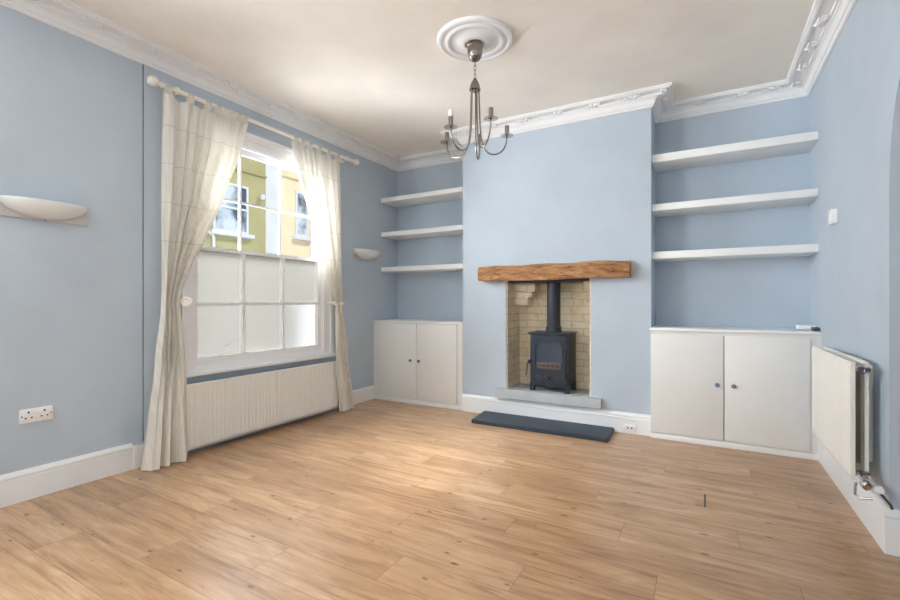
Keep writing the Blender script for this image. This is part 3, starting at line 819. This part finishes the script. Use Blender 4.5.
va = [b.verts.new(p) for p in ra]; vb = [b.verts.new(p) for p in rb_]
fs = [b.faces.new((va[k], va[(k+1) % len(va)], vb[(k+1) % len(va)], vb[k])) for k in range(len(va))]
r = bmesh.ops.extrude_face_region(b, geom=fs)
for v in r['geom']:
    if isinstance(v, bmesh.types.BMVert): v.co += Vector((0, .006, 0))
obj('glass_rim', b, 'stove', door, smooth=.5)
b = BM(); prism(b, round_rect(GX0+.003, GX1-.003, GZ0+.003, GZ1-.003, .048, SY-.006, .028), (0, .004, 0)); obj('door_glass', b, 'stoveglass', door, smooth=0)
b = BM(); box(b, GX0+.010, GX1-.012, SY-.012, SY-.0055, GZ0+.008, GZ0+.070, .003)
g = obj('log_guard', b, 'log', door)
b = BM()
for k in range(5): box(b, GX0+.024+k*.043, GX0+.050+k*.043, SY-.0135, SY-.0115, GZ0+.030, GZ0+.050, .002)
obj('guard_slots', b, 'dark', door)
# air wheel and two side vents
zw = zh+.132
b = BM(); lathe(b, [(0, 0), (.036, 0), (.038, .004), (.036, .010), (.030, .010), (.028, .005), (.016, .005), (.014, .020), (.010, .026), (0, .027)], (cx-.002, SY-.014, zw), '-Y', 28)
for k in range(6):
    a = k*pi/3; box(b, -.0035, .0035, -.003, .003, -.010, .010, rot=None) if False else None
    p = Vector((cx-.002+.022*cos(a), SY-.019, zw+.022*sin(a)))
    vs = box(b, -.009, .009, -.004, .004, -.003, .003)
    for v in vs: v.co = Matrix.Rotation(-a, 3, 'Y') @ v.co + p
obj('air_wheel', b, 'flue', door)
for s in (-1, 1):
    b = BM(); xc = cx-.002+s*.088
    lathe(b, [(0, 0), (.030, 0), (.031, .004), (.027, .006), (.024, .003), (0, .003)], (0, 0, 0), '-Y', 24)
    for v in b.verts: v.co = Vector((v.co.x*1.2+xc, v.co.y+SY-.014, v.co.z*.9+zw))
    obj('side_vent', b, 'flue', door)
for zz in (zh+.425, zh+.110):
    b = BM(); tube(b, [(SX1-.020, SY-.010, zz-.022), (SX1-.020, SY-.010, zz+.022)], .010, 12); box(b, SX1-.048, SX1-.018, SY-.017, SY-.009, zz-.010, zz+.010, .002); obj('hinge', b, 'flue', door)
b = BM(); lathe(b, [(0, 0), (.017, 0), (.017, .02), (.010, .026), (0, .027)], (SX0+.012, SY-.012, zh+.275), '-Y', 16)
tube(b, [(SX0+.012, SY-.032, zh+.285), (SX0+.0, SY-.040, zh+.262)], .007, 8); h = obj('handle', b, 'stove', door)
b = BM(); pts = []
for k in range(97):
    a = k*2*pi/8; s = k/96
    pts.append((SX0+.0-.016*s+.0075*cos(a), SY-.040+.0075*sin(a), zh+.262-.115*s))
tube(b, pts, .0028, 5); obj('handle_coil', b, 'steel', h)
# flue
FCX, FCY = -1.250, 4.190
b = BM(); tube(b, [(FCX, FCY, zh+.549), (FCX, FCY, FZ1-.052)], .063, 32); fl = obj('flue_pipe', b, 'flue', st)
b = BM(); lathe(b, [(.0635, 0), (.078, 0), (.078, .012), (.072, .016), (.071, .050), (.0635, .054)], (FCX, FCY, zh+.549), 'Z', 32); obj('flue_collar', b, 'flue', fl)

# cable clipped to the skirting
b = BM(); pts = []
for k in range(60):
    s = k/59; x = -2.02+s*1.55
    pts.append((x, YF-.0245, .126-.010*s*s+.006*sin(s*9)-.045*max(0, s-.86)/.14*.3))
tube(b, pts, .0026, 6); o = obj('cable', b, 'cable'); tag(o, 'thin pale cable running along the skirting below the hearth', 'cable')
# coaxial plate holes by the cupboard
b = BM(); box(b, -.60, -.50, YF-.0255, YF-.0202, .02, .075, .002); o = obj('cable_plate', b, 'plastic'); tag(o, 'small white cable plate low on the skirting by the right cupboard', 'cable plate')
for xx in (-.565, -.535):
    c = BM(); lathe(c, [(0, 0), (.007, 0), (.006, .005), (0, .005)], (xx, YF-.0255, .048), '-Y', 12); obj('terminal', c, 'dark', o)

# ------------------------------------------------------------------ ceiling rose and chandelier
RC = Vector((-1.299, 2.615, ZC))
b = BM(); lathe(b, [(0, 0), (.245, 0), (.245, -.012), (.238, -.020), (.222, -.022), (.214, -.016), (.196, -.014), (.190, -.022), (.178, -.026), (.166, -.022), (.160, -.014), (.150, -.012), (.110, -.018), (.094, -.030), (.080, -.034), (.066, -.034), (.060, -.026), (0, -.026)], RC, 'Z', 64)
o = obj('ceiling_rose', b, 'plaster', smooth=.5); tag(o, 'round white moulded plaster rose on the ceiling above the chandelier', 'ceiling rose')
ch = thing('chandelier', 'brushed steel five-arm chandelier hanging from the ceiling rose', 'chandelier', (RC.x, RC.y, ZC-.027))
b = BM(); lathe(b, [(0, -.142), (.012, -.141), (.030, -.132), (.043, -.112), (.049, -.085), (.050, -.050), (.053, -.046), (.053, -.040), (.050, -.036), (.050, -.0275), (0, -.0275)], RC, 'Z', 32); obj('canopy', b, 'steel', ch)
b = BM()
zt, zb = ZC-.140, 2.545
nl = 4; L_ = (zt-zb)/nl
for k in range(nl):
    zc_ = zt-L_*(k+.5); pts = []
    for j in range(17):
        a = j*2*pi/16; u, w = .0075*cos(a), (L_*.5+.004)*sin(a)
        pts.append((RC.x+(u if k % 2 else 0), RC.y+(0 if k % 2 else u), zc_+w))
    tube(b, pts, .0018, 6, cap=False)
obj('chain', b, 'steel', ch)
b = BM(); lathe(b, [(0, 2.553), (.006, 2.551), (.009, 2.545), (.016, 2.536), (.027, 2.515), (.033, 2.492), (.036, 2.480), (.036, 2.472), (.030, 2.468), (.0, 2.468)], (RC.x, RC.y, 0), 'Z', 28); obj('crown', b, 'steel', ch)
yaw = math.radians(29.59)
for k in range(5):
    a = math.radians(6+72*k)+yaw
    dx, dy = cos(a), sin(a); dz = (-.013, 0, -.026, -.020, .012)[k]
    prof = [(.026, 2.478), (.027, 2.44), (.029, 2.36), (.032, 2.28), (.037, 2.20), (.044, 2.15), (.054, 2.115), (.070, 2.086), (.092, 2.068), (.115, 2.064), (.140, 2.070), (.162, 2.084), (.180, 2.106), (.192, 2.134), (.199, 2.166), (.201, 2.196)]
    prof = [(r_*(1+.05*(r_/.2)), z_+dz*(r_/.2)**2) for r_, z_ in prof]
    # smooth the arm's line
    fin = []
    for i in range(len(prof)-1):
        p0, p1, p2, p3 = prof[max(i-1, 0)], prof[i], prof[i+1], prof[min(i+2, len(prof)-1)]
        for q in range(4):
            t_ = q/4
            f = lambda n_: .5*(2*p1[n_]+(p2[n_]-p0[n_])*t_+(2*p0[n_]-5*p1[n_]+4*p2[n_]-p3[n_])*t_*t_+(3*p1[n_]-p0[n_]-3*p2[n_]+p3[n_])*t_**3)
            fin.append((f(0), f(1)))
    fin.append(prof[-1])
    b = BM(); tube(b, [(RC.x+r*dx, RC.y+r*dy, zz) for r, zz in fin], 0.0050, 10); arm = obj('arm', b, 'steel', ch)
    cxx, cyy = RC.x+.211*dx, RC.y+.211*dy
    b = BM(); lathe(b, [(0, 2.192), (.010, 2.192), (.034, 2.194), (.043, 2.197), (.043, 2.199), (.034, 2.197), (0, 2.1985)], (cxx, cyy, dz), 'Z', 24); obj('drip_dish', b, 'drip', arm)
    b = BM(); lathe(b, [(0, 2.199), (.0145, 2.199), (.0145, 2.262), (.0125, 2.262), (.0125, 2.256), (0, 2.256)], (cxx, cyy, dz), 'Z', 18); obj('candle_sleeve', b, 'steel', arm)
    if k == 3:
        b = BM(); lathe(b, [(0, 2.256), (.011, 2.256), (.011, 2.262), (.016, 2.274), (.0165, 2.286), (.013, 2.300), (.006, 2.310), (0, 2.313)], (cxx, cyy, dz), 'Z', 18); obj('candle_bulb', b, 'bulb', arm)

# ------------------------------------------------------------------ wall lights, socket, switch
def sconce(label, y0, y1, z0, z1):
    yc = (y0+y1)/2
    t = thing('wall_light', label, 'wall light', (XL, yc, z0), 'uplighters on the window wall')
    b = BM(); box(b, XL+.0005, XL+.009, y0, y1, z0, z1, .002, 1); obj('back_plate', b, 'satin', t)
    b = BM(); A, D, H = (y1-y0)/2-.004, .105, (z1-z0)-.010; rows = []
    for j in range(13):
        ph = j*pi/2/12; row = []
        for i in range(33):
            th = pi*i/32
            row.append(b.verts.new((XL+.0095+D*sin(th)*cos(ph), yc+A*cos(th)*cos(ph), z1-.003-H*sin(ph))))
        rows.append(row)
    for a, c in zip(rows, rows[1:]):
        for i in range(32): b.faces.new((a[i], a[i+1], c[i+1], c[i]))
    bmesh.ops.remove_doubles(b, verts=b.verts, dist=1e-5)
    sh = obj('bowl_shade', b, 'pale_glass', t, smooth=1)
    md = sh.modifiers.new('thickness', 'SOLIDIFY'); md.thickness = .004; md.offset = -1
    b = BM(); lathe(b, [(0, 0), (.012, 0), (.012, .03), (0, .03)], (XL+.009, yc, z0+.06), 'X', 12); obj('lamp_holder', b, 'plastic', t)
    b = BM(); lathe(b, [(0, -.006), (.006, -.004), (.006, .0), (0, .002)], (XL+.012, yc, z0+.003), 'Z', 10); obj('screw', b, 'chrome', t)
    return t
sconce('silver and frosted glass uplighter on the bare wall left of the left curtain', .888, 1.300, 1.563, 1.671)
sconce('silver and frosted glass uplighter between the right curtain and left alcove', 3.684, 4.117, 1.560, 1.676)

so = thing('double_socket', 'white double plug socket on the wall above the left skirting', 'socket', (XL, 1.056, .424))
b = BM(); box(b, XL+.0005, XL+.012, .983, 1.130, .424, .504, .004); obj('face_plate', b, 'plastic', so)
for yc in (1.022, 1.091):
    for (ya, yb, za, zb) in ((yc-.004, yc+.004, .478, .489), (yc-.017, yc-.009, .450, .457), (yc+.009, yc+.017, .450, .457)):
        b = BM(); box(b, XL+.011, XL+.0128, ya, yb, za, zb); obj('pin_hole', b, 'dark', so, smooth=0)
for yc in (1.047, 1.066):
    b = BM(); box(b, XL+.0115, XL+.0155, yc-.007, yc+.007, .470, .492, .002); obj('rocker', b, 'plastic', so)
for yc in (.993, 1.120):
    b = BM(); lathe(b, [(0, 0), (.004, 0), (.004, .0016), (0, .0016)], (XL+.0118, yc, .464), 'X', 12); obj('screw', b, 'dark', so)

sw = thing('light_switch', 'white surface-mounted light switch on the right wall beside the shelves', 'light switch', (XR, 3.595, 1.56))
b = BM(); box(b, XR-.024, XR-.0005, 3.552, 3.640, 1.583, 1.671, .003); obj('back_box', b, 'plastic', sw)
b = BM(); box(b, XR-.031, XR-.0245, 3.550, 3.642, 1.581, 1.673, .003); obj('face_plate', b, 'plastic', sw)
b = BM(); box(b, XR-.035, XR-.0315, 3.583, 3.609, 1.606, 1.648, .002); obj('rocker', b, 'plastic', sw)

# ------------------------------------------------------------------ camera
cam = bpy.data.cameras.new('camera'); co = bpy.data.objects.new('camera', cam); COL.objects.link(co)
co.location = (0, 0, 1.1); co.rotation_euler = (pi/2, 0, yaw)
cam.sensor_fit = 'HORIZONTAL'; cam.sensor_width = 36; cam.lens = 18.0
cam.shift_y = 2/900; cam.clip_start = .05
SC.camera = co

# ------------------------------------------------------------------ daylight and added fill
w = bpy.data.worlds.new('sky'); SC.world = w; w.use_nodes = True
nt = w.node_tree; bg = nt.nodes['Background']
tc = nt.nodes.new('ShaderNodeTexCoord'); sp = nt.nodes.new('ShaderNodeSeparateXYZ'); nt.links.new(tc.outputs['Generated'], sp.inputs[0])
nz = noise_tex(nt, tc.outputs['Generated'], 2.2, 4, .6)
skyc = ramp(nt, sp.outputs[2], [(0., srgb(236, 240, 244)), (.35, srgb(206, 222, 240)), (1., srgb(160, 192, 232))])
skyc = mixc(nt, ramp(nt, nz, [(.42, 0.), (.6, 1.)]), skyc, srgb(246, 248, 250))
nt.links.new(skyc, bg.inputs[0]); bg.inputs[1].default_value = .3

def area(name, loc, target, sx, sy, power, color=(1, 1, 1)):
    l = bpy.data.lights.new(name, 'AREA'); l.shape = 'RECTANGLE'; l.size = sx; l.size_y = sy; l.energy = power; l.color = color
    o = bpy.data.objects.new(name, l); COL.objects.link(o); o.location = loc
    o.rotation_euler = (Vector(target)-Vector(loc)).to_track_quat('-Z', 'Y').to_euler()
    return o
# bright sky above the street, and added fill lamps at unseen openings beside and behind the camera
DAY = (.93, .97, 1.)
area('street_daylight', (-5.5, 2.3, 4.8), (-2.2, 2.2, .4), 3.2, 2.2, 2500, DAY)
area('street_side', (-5.6, .7, 1.9), (-3.3, 2.6, 1.7), 3.2, 3.6, 1050, DAY)
area('street_up', (-5.4, 2.6, -.4), (-3.3, 2.6, 1.9), 3.6, 2.4, 270, DAY)
area('near_side_fill', (XL-.55, -.80, 1.75), (1, .9, 1.6), 1.45, 1.3, 165, DAY)  # fill lamp at an invented opening, brightens the right wall
area('near_up_fill', (XL-.8, -.80, .8), (-1.2, .4, 2.8), 1.45, 1.0, 300, DAY)  # second added lamp at that opening, tilted up to lift the ceiling
area('rear_fill', (-1.2, YREAR-.7, .6), (-1.2, 1.2, 2.6), 3.0, 1.3, 26, DAY)  # weak added fill from the rear, mainly for the left wall
sl = bpy.data.lights.new('sun', 'SUN'); sl.energy = 2.6; sl.angle = .01; so_ = bpy.data.objects.new('sun', sl); COL.objects.link(so_)
so_.rotation_euler = Vector((-.70, -.22, -.68)).to_track_quat('-Z', 'Y').to_euler()

SC.view_settings.view_transform = 'Standard'; SC.view_settings.look = 'None'
SC.view_settings.gamma = 1; SC.view_settings.use_curve_mapping = False
SC.view_settings.exposure = 0.18
SC.cycles.use_denoising = True
SC.cycles.max_bounces = 12; SC.cycles.diffuse_bounces = 8; SC.cycles.glossy_bounces = 4
SC.cycles.transmission_bounces = 8; SC.cycles.transparent_max_bounces = 12
SC.cycles.sample_clamp_indirect = 6; SC.cycles.caustics_reflective = False; SC.cycles.caustics_refractive = False
